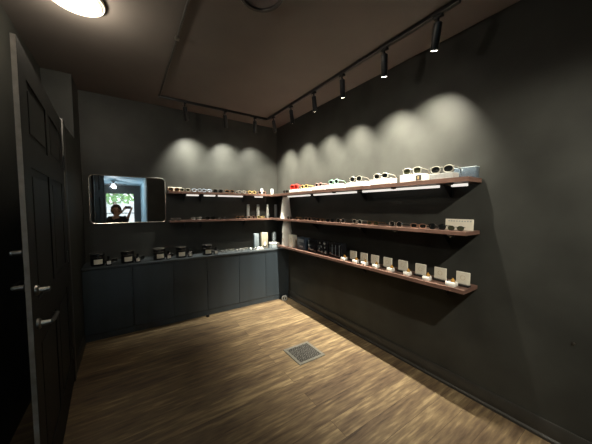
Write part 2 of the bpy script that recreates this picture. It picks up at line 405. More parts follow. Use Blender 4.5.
# ------------------------------------------------------------------ wall mirror
mr = thing('wall_mirror', 'rounded rectangular wall mirror hung above the counter', 'mirror', (-2.118, 0.0, 1.548))
bm = BM(); add_prism(bm, rrect(0, 0, 0.80, 0.580, 0.055, 7), 1, -0.020, -0.002); obj('backing', bm, M['brass'], mr)
bm = BM(); add_prism(bm, rrect(0, 0, 0.785, 0.565, 0.05, 7), 1, -0.0215, -0.0195); obj('glass', bm, M['mirror'], mr)
bm = BM(); add_tube(bm, [(p[0], -0.021, p[1]) for p in rrect(0, 0, 0.795, 0.575, 0.053, 7)], 0.006, 8, True); obj('frame', bm, M['brass'], mr)

# ------------------------------------------------------------------ cabinets and counter
CT = 0.809; CD = 0.385
edges = [-2.572, -2.125, -1.700, -1.284, -0.840, -0.415, -0.004]
clab = ['slate cabinet unit at the left end beside the door wall', 'slate cabinet unit second from the left, under the small dark jars', 'slate cabinet unit third from the left, under the middle jars',
        'slate cabinet unit third from the right corner', 'slate cabinet unit second from the right corner', 'narrow looking slate cabinet unit in the right corner under the low shelf']
for i in range(6):
    a, b = edges[i], edges[i+1]
    t = thing('base_cabinet', clab[i], 'cabinet', ((a+b)/2, -CD/2, 0.0), 0, 'base cabinets along the back wall')
    hw = (b-a)/2
    bm = BM(); add_box(bm, -hw+0.0005, hw-0.0005, -CD/2+0.020, CD/2-0.002, 0.075, CT-0.026); obj('body', bm, M['black'], t)
    bm = BM(); add_box(bm, -hw+0.002, hw-0.002, -CD/2, -CD/2+0.019, 0.078, CT-0.029, 0.0015, 1); obj('door', bm, M['cab'], t)
    bm = BM(); add_box(bm, -hw+0.0005, hw-0.0005, -CD/2+0.006, -CD/2+0.022, 0.0, 0.074); obj('plinth', bm, M['cab'], t)
bm = BM(); add_box(bm, -2.573, -0.002, -CD-0.012, -0.001, CT-0.025, CT, 0.003)
tag(obj('worktop', bm, M['counter']), 'long dark slate worktop over the base cabinets', 'worktop')
bm = BM(); add_lathe(bm, [(0.0, 0.0), (0.022, 0.0), (0.022, 0.012), (0.014, 0.03), (0.0, 0.032)], n=16)
tag(obj('doorstop', bm, M['black'], loc=(-1.30, -0.425, 0.0)), 'small black rubber doorstop on the floor before the cabinets', 'doorstop')

# ------------------------------------------------------------------ shelves
ZT, ZM, ZB = 1.662, 1.281, 0.872
def shelf_board(name, x0, x1, y0, y1, ztop, th, wavy, label):
    """board with a slightly uneven live front edge"""
    bm = BM(); rnd = random.Random(wavy)
    n = 40; poly = []
    if abs(y1-y0) > abs(x1-x0):
        poly = [(x1, y1), (x1, y0)]
        for k in range(n+1):
            f = k/n; yy = y0+(y1-y0)*f
            poly.append((x0 + 0.003*math.sin(f*19+wavy) + 0.002*math.sin(f*47+2*wavy), yy))
    else:
        poly = [(x1, y1), (x0, y1)]
        for k in range(n+1):
            f = k/n; xx = x0+(x1-x0)*f
            poly.append((xx, y0 + 0.003*math.sin(f*17+wavy) + 0.002*math.sin(f*41+2*wavy)))
    add_prism(bm, poly, 2, ztop-th, ztop)
    return tag(obj(name, bm, M['walnut']), label, 'shelf')
SD = 0.222
shelf_board('wall_shelf', -SD, -0.001, -3.03, -0.002, ZT, 0.032, 1, 'top walnut shelf on the right wall, holding white risers')
shelf_board('wall_shelf', -SD, -0.001, -3.03, -0.002, ZM, 0.026, 2, 'middle walnut shelf on the right wall, ending under a cream board')
shelf_board('wall_shelf', -SD, -0.001, -3.03, -0.402, ZB, 0.028, 3, 'lowest walnut shelf on the right wall, holding square cream cards')
shelf_board('wall_shelf', -1.70, -SD-0.006, -0.205, -0.001, ZT, 0.028, 4, 'top walnut shelf on the back wall, right of the mirror')
shelf_board('wall_shelf', -1.69, -SD-0.006, -0.205, -0.001, ZM, 0.026, 5, 'lower walnut shelf on the back wall above the worktop')
def bracket_mesh():
    bm = BM(); add_box(bm, -0.012, 0.012, -0.004, 0.0, -0.12, 0.0); add_box(bm, -0.012, 0.012, -0.17, 0.0, -0.004, 0.0)
    add_prism(bm, [(-0.004, -0.10), (-0.004, -0.004), (-0.13, -0.004)], 0, -0.002, 0.002)
    return mesh('shelf_bracket', bm, M['black'])
BR = bracket_mesh()
def bracket(loc, rz, label):
    o = bpy.data.objects.new('shelf_bracket', BR); C.objects.link(o); o.location = loc; o.rotation_euler = (0, 0, rz)
    tag(o, label, 'bracket', 'black shelf brackets')
ordn = ['first', 'second', 'third', 'fourth', 'fifth', 'sixth', 'seventh', 'eighth', 'ninth', 'tenth', 'eleventh', 'twelfth', 'thirteenth']
for nm, z, th in (('top', ZT, 0.032), ('middle', ZM, 0.026), ('lowest', ZB, 0.028)):
    for i, y in enumerate((-0.30, -1.13, -1.96, -2.82)):
        if nm == 'lowest' and i == 0: y = -0.60
        bracket((0.0, y, z-th), -PI/2, 'small black bracket under the %s right wall shelf, %s from the corner' % (nm, ordn[i]))
for nm, z, th in (('top', ZT, 0.028), ('lower', ZM, 0.026)):
    for i, x in enumerate((-1.49, -1.27, -0.62)):
        bracket((x, 0.0, z-th), 0.0, 'small black bracket under the %s back wall shelf, %s from the left' % (nm, ordn[i]))
def light_bar(x0, x1, y0, y1, z, label):
    t = thing('light_bar', label, 'light bar', ((x0+x1)/2, (y0+y1)/2, z), 0, 'white light bars under the top shelves')
    a, b = (x1-x0)/2, (y1-y0)/2
    bm = BM(); add_box(bm, -a, a, -b, b, -0.006, 0.0); obj('housing', bm, M['white'], t)
    bm = BM(); add_box(bm, -a+0.001, a-0.001, -b+0.001, b-0.001, -0.024, -0.006, 0.004); obj('diffuser', bm, M['led'], t)
for i, (y0, y1) in enumerate(((-1.08, -0.52), (-1.91, -1.17), (-2.78, -2.00), (-2.98, -2.87))):
    light_bar(-0.115, -0.085, y0, y1, ZT-0.032, 'white light bar under the top right shelf, %s from the corner' % ordn[i])
for i, (x0, x1) in enumerate(((-1.47, -1.31), (-1.24, -1.08), (-1.04, -0.66), (-0.46, -0.32))):
    light_bar(x0, x1, -0.115, -0.085, ZT-0.028, 'white light bar under the top back shelf, %s from the left' % ordn[i])
PK = BM(); add_lathe(PK, [(0.0, 0.0), (0.024, 0.0), (0.026, -0.006), (0.022, -0.015), (0.0, -0.017)], n=20); PKM = mesh('puck', PK, M['black'])
PD = BM(); add_lathe(PD, [(0.0, -0.0165), (0.010, -0.0165), (0.008, -0.020), (0.0, -0.021)], n=12); PDM = mesh('lens', PD, M['silver'])
def puck(x, y, z, label):
    o = bpy.data.objects.new('puck_light', PKM); C.objects.link(o); o.location = (x, y, z); tag(o, label, 'puck light', 'puck lights under the shelves')
    d = bpy.data.objects.new('lens', PDM); C.objects.link(d); d.parent = o
for i, y in enumerate((-1.655, -2.04, -2.43, -2.90)):
    puck(-0.19, y, ZT-0.032, 'round black puck under the front of the top right shelf, %s from the corner' % ordn[i])
for i, y in enumerate((-2.05, -2.46, -2.92)):
    puck(-0.19, y, ZM-0.026, 'round black puck under the front of the middle right shelf, %s from the corner' % ordn[i])

# ------------------------------------------------------------------ spectacles
def loop(cx, cz, hw, hh, p, n=24, y=0.0):
    out = []
    for k in range(n):
        a = 2*PI*k/n; c, s = math.cos(a), math.sin(a)
        out.append((cx + hw*math.copysign(abs(c)**(2/p), c), y, cz + hh*math.copysign(abs(s)**(2/p), s)))
    return out
GP = {}
def glasses_proto(style):
    """meshes of one kind of spectacles: rims and bridge, two lenses, two temples; width on x, front towards -y, standing on z = 0"""
    if style in GP: return GP[style]
    fm, lm, hw, hh, p, r = style
    zc = hh + r; cx = hw + 0.011
    b = BM()
    for s in (-1, 1): add_tube(b, loop(s*cx, zc, hw, hh, p), r, 7, True)
    add_tube(b, [(-0.0125, 0, zc+hh*0.35), (-0.006, -0.002, zc+hh*0.55), (0.006, -0.002, zc+hh*0.55), (0.0125, 0, zc+hh*0.35)], r*0.9, 7)
    for s in (-1, 1):
        xo = s*(cx+hw)
        add_box(b, min(xo, xo+s*0.006), max(xo, xo+s*0.006), -r, 0.006, zc+hh*0.35, zc+hh*0.75, 0.001, 1)
    fme = mesh('frame', b, M[fm])
    l = []
    for s in (-1, 1):
        q = BM(); pts = loop(s*cx, zc, hw-0.0005, hh-0.0005, p)
        add_prism(q, [(x_, z_) for (x_, _, z_) in pts], 1, -0.001, 0.001); l.append(mesh('lens', q, M[lm]))
    tm = []
    for s in (-1, 1):
        q = BM(); xo = s*(cx+hw+0.004); zt = zc+hh*0.55; rr = max(0.0022, r*0.75)
        add_tube(q, [(xo, 0.004, zt), (xo-s*0.001, 0.05, zt-0.002), (xo-s*0.003, 0.085, zt-0.006), (xo-s*0.005, 0.105, zt*0.45+rr), (xo-s*0.006, 0.122, rr)], rr, 7)
        tm.append(mesh('temple', q, M[fm]))
    GP[style] = (fme, l, tm); return GP[style]
def glasses(style, loc, rz, label, group, scale=1.0, name='eyeglasses', cat='glasses'):
    fme, l, tm = glasses_proto(style)
    t = thing(name, label, cat, loc, rz, group); t.scale = (scale,)*3
    for nm, me in [('frame', fme)] + [('lens', q) for q in l] + [('temple', q) for q in tm]:
        o = bpy.data.objects.new(nm, me); C.objects.link(o); o.parent = t
    return t
# style: frame material, lens material, half width, half height, squareness, rim radius
RND, SQ = 2.2, 3.2
RW = -PI/2      # facing the room from the right wall

def riser(y, wd, m, label, hgt=0.046, x=-0.165, dp=0.095, z=None):
    bm = BM(); add_box(bm, -dp/2, dp/2, -wd/2, wd/2, 0, hgt, 0.002, 1)
    return tag(obj('display_riser', bm, m, loc=(x, y, ZT)), label, 'display riser', 'risers on the top right shelf')
top = [  # y, riser width, frame, lens, half w, half h, shape, rim r, scale, words
    (-0.60, 0.0, 'blackfr', 'lensdark', .026, .018, SQ, .004, 1.0, 'black sunglasses flat on the top right shelf, nearest the corner'),
    (-0.85, 0.22, 'red', 'redlens', .031, .024, SQ, .008, 1.2, 'chunky bright red sunglasses on a white riser near the corner'),
    (-1.09, 0.22, 'yellow', 'lensdark', .027, .021, RND, .004, 1.1, 'honey yellow sunglasses next to the red pair'),
    (-1.39, 0.25, 'pink', 'lensdark', .025, .018, SQ, .003, 1.05, 'rose framed sunglasses between the yellow and green pairs'),
    (-1.66, 0.235, 'green', 'lensdark', .028, .022, RND, .0045, 1.1, 'mint green framed sunglasses on a white riser'),
    (-1.99, 0.235, 'pearl', 'lensdark', .029, .024, RND, .003, 1.12, 'pale round sunglasses right of the green pair'),
    (-2.30, 0.225, 'pearl', 'lensdark', .028, .021, SQ, .0042, 1.12, 'thick pale framed square sunglasses on the third riser from the camera end'),
    (-2.607, 0.205, 'pearl', 'lensolive', .028, .022, SQ, .004, 1.15, 'pale sunglasses with olive lenses on the riser with a small printed picture'),
    (-2.845, 0.165, 'pearl', 'lensdark', .031, .023, RND, .0035, 1.1, 'large black lens sunglasses on the grey textured riser'),
]
rl = {1: 'white riser under the bright red sunglasses', 2: 'white riser under the honey yellow sunglasses', 3: 'white riser under the rose framed sunglasses', 4: 'white riser under the mint green sunglasses',
      5: 'white riser under the pale round sunglasses', 6: 'white riser under the thick square pale sunglasses', 7: 'white riser with a small dark printed picture at its end', 8: 'grey textured riser under large black lens sunglasses'}
for i, (y, wd, fm, lm, hw, hh, p, r, sc_, words) in enumerate(top):
    hg = {1: 0.036, 2: 0.036, 3: 0.042, 7: 0.056, 8: 0.042}.get(i, 0.048)
    if wd:
        o = riser(y, wd, M['greyboard'] if i == 8 else M['white'], rl[i], hg)
        if i == 7:
            bm = BM(); add_box(bm, -0.0485, -0.0472, -0.088, -0.042, 0.006, 0.046); q = obj('printed_picture', bm, M['ink'], o); q['label'] = 'dark printed picture'
            bm = BM(); add_box(bm, -0.0492, -0.0484, -0.070, -0.056, 0.012, 0.038); obj('printed_figure', bm, M['tan'], q)
    else: hg = 0.0
    glasses((fm, lm, hw, hh, p, r), (-0.200 if wd else -0.19, y, ZT+hg), RW, words, 'sunglasses on the top right shelf', sc_, 'sunglasses', 'sunglasses')
# clear blue acrylic box at the end of the shelf
t = thing('acrylic_box', 'clear blue acrylic box at the camera end of the top shelf', 'acrylic box', (-0.062, -2.952, ZT))
bm = BM(); add_box(bm, -0.030, 0.030, -0.072, 0.072, 0.0, 0.078, 0.003); obj('block', bm, M['acrylic'], t)
bm = BM(); add_box(bm, -0.031, 0.031, -0.073, 0.073, 0.078, 0.083, 0.001, 1); obj('lid', bm, M['paleblue'], t)

# middle right shelf
mid = [(-0.70, 'blackfr', 'lensdark', SQ, .0035), (-0.93, 'tort', 'lensdark', SQ, .003), (-1.15, 'copper', 'lensdark', RND, .0025), (-1.40, 'tort', 'lensdark', SQ, .003), (-1.585, 'blackfr', 'lensdark', SQ, .003),
       (-1.765, 'silver', 'lensdark', RND, .0025), (-2.005, 'pearl', 'lensdark', RND, .0035), (-2.205, 'tort', 'lensolive', SQ, .003), (-2.455, 'silver', 'lensdark', RND, .003), (-2.665, 'copper', 'lensdark', SQ, .003), (-2.815, 'blackfr', 'lensdark', RND, .0028)]
wd_ = {'blackfr': 'black framed', 'tort': 'tortoiseshell', 'copper': 'copper rimmed', 'silver': 'silver rimmed', 'pearl': 'pale round'}
for i, (y, fm, lm, p, r) in enumerate(mid):
    glasses((fm, lm, .027, .021 if p == RND else .017, p, r), (-0.185, y, ZM), RW + random.uniform(-.06, .06), '%s glasses on the middle right shelf, %s pair from the corner' % (wd_[fm], ordn[i]), 'glasses along the middle right shelf', 1.0)
t = thing('display_board', 'cream display board standing at the camera end of middle shelf', 'display board', (-0.085, -2.925, ZM))
bm = BM(); add_box(bm, -0.006, 0.006, -0.095, 0.095, 0.0, 0.082, 0.001, 1); obj('board', bm, M['cream'], t)
bm = BM()
for k in range(9): add_box(bm, -0.0068, -0.0058, -0.085+k*0.0185, -0.074+k*0.0185, 0.064, 0.071)
q = obj('lettering', bm, M['greyboard'], t); q['label'] = 'faint grey marks along the top'
glasses(('blackfr', 'lensolive', .023, .018, RND, .003), (-0.155, -2.935, ZM), RW+0.25, 'small dark round glasses before the cream board', 'glasses along the middle right shelf', 0.85)

# lowest right shelf: cards, jars, boxes
def card(y, i):
    t = thing('display_card', ('square cream card on dark stand, %s from the black boxes on the lowest shelf' % ordn[i]) if i < 7 else 'square cream card at the camera end of the lowest shelf',
              'display card', (-0.112, y, ZB), 0, 'square cream cards on the lowest shelf')
    bm = BM(); add_box(bm, -0.020, 0.022, -0.048, 0.048, 0.0, 0.014, 0.002, 1); obj('stand', bm, M['black'], t)
    bm = BM(); add_box(bm, 0.000, 0.012, -0.046, 0.046, 0.014, 0.104, 0.002, 1); obj('card', bm, M['cream'], t)
    bm = BM()
    add_tube(bm, [(-0.0004, 0.016*math.cos(2*PI*k/20), 0.062+0.016*math.sin(2*PI*k/20)) for k in range(20)], 0.0012, 5, True)
    q = obj('printed_ring', bm, M['tan'], t); q['label'] = 'faint round print'
for i, y in enumerate((-1.885, -2.035, -2.175, -2.325, -2.485, -2.650, -2.812, -2.975)): card(y, i)
def small_jar(y, i):
    t = thing('small_jar', ('small white jar with amber bottle top, %s from the black boxes' % ordn[i]) if i < 7 else 'small white jar with amber top nearest the camera end',
              'jar', (-0.178, y, ZB), 0, 'small white jars on the lowest shelf')
    s = 0.030 if i < 7 else 0.036
    bm = BM(); add_box(bm, -s*0.9, s*0.9, -s*0.9, s*0.9, 0, 0.034, 0.006); obj('box', bm, M['white'], t)
    bm = BM(); add_lathe(bm, [(0.0, 0.034), (0.014, 0.034), (0.015, 0.046), (0.007, 0.052), (0.006, 0.060), (0.0, 0.061)], 0.004, -0.006, 14); obj('bottle_top', bm, M['amber'], t)
for i, y in enumerate((-1.815, -1.985, -2.105, -2.245, -2.41, -2.575, -2.745, -2.93)): small_jar(y, i)
t = thing('display_cone', 'white tapered two tier cone standing in the corner', 'display cone', (-0.125, -0.53, ZB))
bm = BM(); add_lathe(bm, [(0.0, 0.0), (0.078, 0.0), (0.080, 0.01), (0.066, 0.195), (0.0, 0.197)], n=32); obj('lower_tier', bm, M['white'], t)
bm = BM(); add_lathe(bm, [(0.0, 0.198), (0.076, 0.198), (0.076, 0.205), (0.054, 0.378), (0.0, 0.380)], n=32); obj('upper_tier', bm, M['white'], t)
bm = BM(); add_tube(bm, [(-0.074+0.006*0 , 0.02*math.cos(2*PI*k/16), 0.09+0.02*math.sin(2*PI*k/16)) for k in range(16)], 0.002, 5, True); q = obj('printed_ring', bm, M['tan'], t); q['label'] = 'faint tan ring print'
t = thing('display_cone', 'tall white tapered column on the middle shelf by the corner', 'display cone', (-0.125, -0.50, ZM))
bm = BM(); add_lathe(bm, [(0.0, 0.0), (0.086, 0.0), (0.086, 0.008), (0.050, 0.335), (0.0, 0.337)], n=32); obj('column', bm, M['white'], t)
def carton(name, loc, dx, dy, hgt, m, label, cat='box', prints=(), group=None):
    t = thing(name, label, cat, loc, 0, group)
    bm = BM(); add_box(bm, -dx/2, dx/2, -dy/2, dy/2, 0, hgt, 0.003); obj('body', bm, m, t)
    for (nm, pm, fn) in prints:
        b = BM(); fn(b, dx, dy, hgt); obj(nm, b, pm, t)
    return t
def P_rings(b, dx, dy, h): add_tube(b, [(-dx/2-0.0006, 0.03*math.cos(2*PI*k/18), h*0.55+0.03*math.sin(2*PI*k/18)) for k in range(18)], 0.0016, 5, True)
def P_base(b, dx, dy, h): add_box(b, -dx/2-0.012, -dx/2-0.001, -dy*0.3, dy*0.3, 0.0, 0.03, 0.002, 1)
carton('carton', (-0.130, -0.70, ZB), 0.07, 0.115, 0.175, M['cream'], 'cream carton between the white cone and the navy box', prints=(('printed_ring', M['tan'], P_rings), ('foot_label', M['white'], P_base)))
def P_plate(b, dx, dy, h): add_box(b, -dx/2-0.0015, -dx/2-0.0002, -dy*0.22, dy*0.16, h*0.2, h*0.33)
def P_top(b, dx, dy, h): add_box(b, -dx/2-0.0015, -dx/2-0.0002, -dy*0.34, dy*0.34, h*0.62, h*0.86)
carton('carton', (-0.120, -0.965, ZB), 0.09, 0.19, 0.165, M['navy'], 'glossy navy box with a small silver plate on the lowest shelf', prints=(('silver_plate', M['silverprint'], P_plate), ('printed_panel', M['greyblue'], P_top)))
def P_curve(b, dx, dy, h): add_tube(b, [(-dx/2-0.001, dy*0.4-dy*0.55*k/8, h*0.42-0.02*math.sin(PI*k/8)-h*0.18*k/8) for k in range(9)], 0.004, 6)
carton('carton', (-0.120, -1.215, ZB), 0.09, 0.17, 0.165, M['gloss'], 'glossy black box with one silver curved line beside the navy box', prints=(('curved_print', M['silverprint'], P_curve),))
def P_blobs(b, dx, dy, h):
    rnd = random.Random(5)
    for (u, v, s) in ((-.2, .8, .018), (.25, .82, .013), (.1, .55, .016), (.3, .4, .012), (-.25, .52, .012), (0.05, .2, .014), (-.3, .22, .02)):
        add_prism(b, [(u*dy+s*math.cos(2*PI*k/9)*rnd.uniform(.6, 1.2), v*h+s*math.sin(2*PI*k/9)*rnd.uniform(.6, 1.2)) for k in range(9)], 0, -dx/2-0.0015, -dx/2-0.0002)
carton('carton', (-0.120, -1.425, ZB), 0.09, 0.19, 0.172, M['gloss'], 'glossy black box with scattered silver blotch print', prints=(('flower_print', M['silverprint'], P_blobs),))
def P_lines(b, dx, dy, h):
    for k in range(3): add_box(b, -dx/2-0.0015, -dx/2-0.0002, -dy*0.36+k*dy*0.3, -dy*0.34+k*dy*0.3, h*0.15, h*0.85)
carton('carton', (-0.120, -1.655, ZB), 0.09, 0.20, 0.172, M['gloss'], 'glossy black box with thin upright lines, nearest the square cards', prints=(('line_print', M['greyblue'], P_lines),))

# back wall shelves
BW = 0.0     # facing the room from the back wall
topb = [(-1.635, 'tort', 'lensdark', 'tortoiseshell sunglasses before the cream block at the left end of the top back shelf'), (-1.500, 'pearl', 'lensolive', 'pale sunglasses before the cream block, second from left on the top back shelf'),
        (-1.345, 'bluefr', 'lensclear', 'sky blue framed glasses right of the cream block'), (-1.215, 'bluefr', 'lensclear', 'sky blue framed glasses left of the black pair on the top back shelf'), (-1.06, 'blackfr', 'lensdark', 'heavy black sunglasses on the top back shelf'), (-0.890, 'tort', 'lensdark', 'dark tortoiseshell sunglasses right of the heavy black pair'),
        (-0.700, 'pearl', 'lensclear', 'pale clear glasses in the middle right of the top back shelf'), (-0.535, 'yellow', 'lensolive', 'honey framed glasses left of the clear tubes'), (-0.365, 'copper', 'lensdark', 'copper glasses before the left clear tube')]
for i, (x, fm, lm, words) in enumerate(topb):
    glasses((fm, lm, .027, .020, SQ if fm in ('blackfr', 'tort') else RND, .004 if fm != 'copper' else .0028), (x, -0.172, ZT + (0.0)), BW, words, 'glasses on the top back shelf', 0.98)
carton('display_block', (-1.60, -0.020, ZT), 0.17, 0.036, 0.062, M['cream'], 'long cream block at the left end of the top back shelf', 'display block')
midb = [(-1.62, 'blackfr', 'lensclear'), (-1.36, 'silver', 'lensclear'), (-1.175, 'blackfr', 'lensdark'), (-1.005, 'blackfr', 'lensclear'), (-0.735, 'tort', 'lensdark'), (-0.55, 'copper', 'lensdark'), (-0.388, 'yellow', 'lensolive')]
for i, (x, fm, lm) in enumerate(midb):
    glasses((fm, lm, .027, .018, SQ if fm in ('blackfr', 'tort') else RND, .003), (x, -0.172, ZM), BW, '%s glasses on the lower back shelf, %s pair from the left' % (dict(wd_, yellow='honey framed')[fm], ordn[i]), 'glasses on the lower back shelf', 0.98)
def tube_obj(x, y, z, hgt, label, r=0.028):
    t = thing('display_tube', label, 'display tube', (x, y, z), 0, 'frosted display tubes on the back shelves')
    bm = BM(); add_lathe(bm, [(0.0, 0.0), (r, 0.0), (r, hgt-0.012), (r*0.8, hgt), (0.0, hgt)], n=24); obj('tube', bm, M['tube'], t)
    bm = BM(); add_lathe(bm, [(0.0, hgt), (r*0.82, hgt), (r*0.8, hgt+0.014), (0.0, hgt+0.016)], n=24); obj('cap', bm, M['paleblue'], t)
    bm = BM(); add_lathe(bm, [(r*0.5, 0.004), (r*0.55, 0.05), (r*0.3, hgt*0.7)], n=16); obj('roll', bm, M['white'], t)
tube_obj(-0.300, -0.033, ZT, 0.085, 'frosted tube on the top back shelf, left of two'); tube_obj(-0.115, -0.040, ZT, 0.085, 'frosted tube near the corner on the top shelf, right of two')
for i, x in enumerate((-0.547, -0.374, -0.198, -0.045)):
    tube_obj(x, -0.035, ZM, 0.205, 'tall frosted tube on the lower back shelf, %s of four from the left' % ordn[i], 0.026)

# ------------------------------------------------------------------ things on the worktop
jp = {}
def candle_set(x, y, i, label, rz):
    g = 'black lidded jars on the worktop'
    t = thing('lidded_jar', label, 'jar', (x, y, CT), rz, g)
    if not jp:
        b = BM(); add_lathe(b, [(0.0, 0.0), (0.060, 0.0), (0.064, 0.006), (0.064, 0.088), (0.058, 0.096), (0.0, 0.096)], n=32); jp['body'] = mesh('body', b, M['gloss'])
        b = BM(); add_lathe(b, [(0.0, 0.097), (0.063, 0.097), (0.066, 0.103), (0.066, 0.132), (0.062, 0.138), (0.0, 0.139)], n=32); jp['lid'] = mesh('lid', b, M['gloss'])
        b = BM(); add_tube(b, [(0.0645*math.cos(2*PI*k/32), 0.0645*math.sin(2*PI*k/32), 0.1365) for k in range(32)], 0.0028, 6, True); jp['lid_hl'] = mesh('lid_highlight', b, M['silver'])  # silver ring added on the lid edge to imitate a highlight
        b = BM(); add_lathe(b, [(0.0645, 0.0945), (0.0665, 0.0965), (0.0645, 0.0985)], n=32); jp['rim'] = mesh('rim', b, M['silver'])
        b = BM(); n = 10
        for k in range(n):
            a0 = -PI/2 - 0.62 + 1.24*k/n; a1 = -PI/2 - 0.62 + 1.24*(k+1)/n; R = 0.0652
            v = [b.verts.new((R*math.cos(a), R*math.sin(a), z)) for a, z in ((a0, 0.022), (a1, 0.022), (a1, 0.074), (a0, 0.074))]
            b.faces.new(v)
        bmesh.ops.remove_doubles(b, verts=b.verts[:], dist=1e-5); bmesh.ops.solidify(b, geom=b.faces[:], thickness=0.0008); jp['label'] = mesh('paper_label', b, M['cream'])
        b = BM(); add_lathe(b, [(0.0, 0.0), (0.026, 0.0), (0.028, 0.005), (0.028, 0.056), (0.018, 0.066), (0.012, 0.068), (0.012, 0.098), (0.010, 0.1), (0.0, 0.1)], n=24); jp['vial'] = mesh('body', b, M['gloss'])
        b = BM(); add_box(b, -0.019, 0.019, -0.0295, -0.0275, 0.014, 0.050, 0.0004, 1); jp['vlabel'] = mesh('paper_label', b, M['white'])
    for nm, k in (('body', 'body'), ('lid', 'lid'), ('rim', 'rim'), ('lid_highlight', 'lid_hl'), ('paper_label', 'label')):
        o = bpy.data.objects.new(nm, jp[k]); C.objects.link(o); o.parent = t
    v = thing('small_bottle', 'small black bottle with white label, right of the jar ' + label.split(', ')[1], 'bottle', (x+0.100, y-0.045, CT), rz, 'small black bottles on the worktop')
    for nm, k in (('body', 'vial'), ('paper_label', 'vlabel')):
        o = bpy.data.objects.new(nm, jp[k]); C.objects.link(o); o.parent = v
jl = ['leftmost on the worktop', 'second from the left', 'third from the left', 'fourth from the left', 'nearest the open glasses']
for i, x in enumerate((-2.44, -2.165, -1.838, -1.585, -1.255)):
    candle_set(x, -0.290, i, 'black lidded jar with cream label, ' + jl[i], 0.15 if i < 3 else 0.0)
    glasses(('blackfr' if i % 2 else 'silver', 'lensdark', .029, .021, SQ, .0035), (x+0.11, -0.205, CT), 0.35, '%s sunglasses behind the small bottle of the jar %s' % ('black' if i % 2 else 'silver rimmed', jl[i]), 'sunglasses between the jars on the worktop', 1.0, 'sunglasses', 'sunglasses')
flat = [(-1.02, -0.29, 0.2, 'silver'), (-0.90, -0.20, -0.3, 'pearl'), (-0.80, -0.31, 0.1, 'silver'), (-0.68, -0.22, 0.4, 'pearl'), (-0.585, -0.315, -0.2, 'silver')]
for i, (x, y, rz, fm) in enumerate(flat):
    glasses((fm, 'lensclear', .027, .019, RND, .0035), (x, y, CT), rz, '%s glasses open on the worktop, %s pair from the jars' % ('silver rimmed' if fm == 'silver' else 'pale framed', ordn[i]), 'glasses lying open on the worktop', 0.8)
def P_fig(b, dx, dy, h):
    add_lathe(b, [(0.0, 0.03), (0.018, 0.035), (0.022, 0.06), (0.014, 0.085), (0.008, 0.10), (0.0, 0.10)], 0.0, -dy/2-0.001, 14)
def P_foot(b, dx, dy, h): add_box(b, -dx*0.3, dx*0.3, -dy/2-0.0012, -dy/2-0.0002, h*0.06, h*0.2)
carton('carton', (-0.475, -0.170, CT), 0.075, 0.06, 0.235, M['greyblue'], 'tall grey blue carton on the right part of the worktop')
bm = BM(); add_prism(bm, [(-0.055, 0.0), (0.055, 0.0), (0.028, 0.028), (-0.02, 0.034)], 1, -0.03, 0.03)
tag(obj('folded_card', bm, M['white'], loc=(-0.450, -0.265, CT)), 'low white folded card before the tall grey blue carton', 'card')
carton('carton', (-0.345, -0.190, CT), 0.105, 0.06, 0.245, M['tancard'], 'tall cream carton with a pale bottle picture on the worktop', prints=(('bottle_picture', M['white'], P_fig), ('dark_caption', M['ink'], P_foot)))
t = thing('lidded_box', 'low pale blue lidded box in the corner of the worktop', 'box', (-0.215, -0.290, CT))
bm = BM(); add_box(bm, -0.065, 0.065, -0.05, 0.05, 0.0, 0.062, 0.006); obj('body', bm, M['paleblue'], t)
bm = BM(); add_box(bm, -0.070, 0.070, -0.055, 0.055, 0.0625, 0.086, 0.006); obj('lid', bm, M['white'], t)
t = thing('glass_vial', 'tall pale grey vial standing behind the low lidded box', 'vial', (-0.150, -0.165, CT))
bm = BM(); add_lathe(bm, [(0.0, 0.0), (0.034, 0.0), (0.036, 0.01), (0.036, 0.215), (0.028, 0.238), (0.0, 0.245)], n=28); obj('body', bm, M['paleblue'], t)
bm = BM(); add_lathe(bm, [(0.0362, 0.10), (0.0368, 0.102), (0.0368, 0.106), (0.0362, 0.108)], n=28); obj('band', bm, M['silver'], t)

# ------------------------------------------------------------------ floor grate and gadget
t = thing('floor_vent', 'square metal floor grate with an ornate pattern in the wood floor', 'floor vent', (-0.725, -1.823, 0.0))
bm = BM()
for (a, b, c_, d) in ((-.152, .152, -.152, -.122), (-.152, .152, .122, .152), (-.152, -.122, -.122, .122), (.122, .152, -.122, .122)): add_box(bm, a, b, c_, d, 0.0, 0.008, 0.002, 1)
obj('frame', bm, M['steel'], t)
bm = BM(); add_box(bm, -.122, .122, -.122, .122, 0.0002, 0.0012); obj('pan', bm, M['black'], t)
bm = BM()
n = 5; st_ = 0.244/n
for i in range(n):
    for j in range(n):
        cx_, cy_ = -.122+st_*(i+.5), -.122+st_*(j+.5)
        add_tube(bm, [(cx_+0.0240*math.cos(2*PI*k/12), cy_+0.0240*math.sin(2*PI*k/12), 0.0045) for k in range(12)], 0.0026, 5, True)
        add_tube(bm, [(cx_-0.012, cy_-0.012, 0.0045), (cx_+0.012, cy_+0.012, 0.0045)], 0.0024, 5); add_tube(bm, [(cx_+0.012, cy_-0.012, 0.0045), (cx_-0.012, cy_+0.012, 0.0045)], 0.0024, 5)
obj('lattice', bm, M['grate'], t)
t = thing('floor_gadget', 'small pale plastic gadget on the floor in the corner', 'gadget', (-0.140, -0.475, 0.0), -0.5)
bm = BM(); add_prism(bm, rrect(0, 0.035, 0.085, 0.07, 0.03, 5), 1, -0.02, 0.02); obj('shell', bm, M['greyboard'], t)
for s in (-1, 1):
    bm = BM(); add_box(bm, s*0.017-0.007, s*0.017+0.007, -0.0212, -0.0198, 0.020, 0.052, 0.0005, 1); obj('opening', bm, M['black'], t)
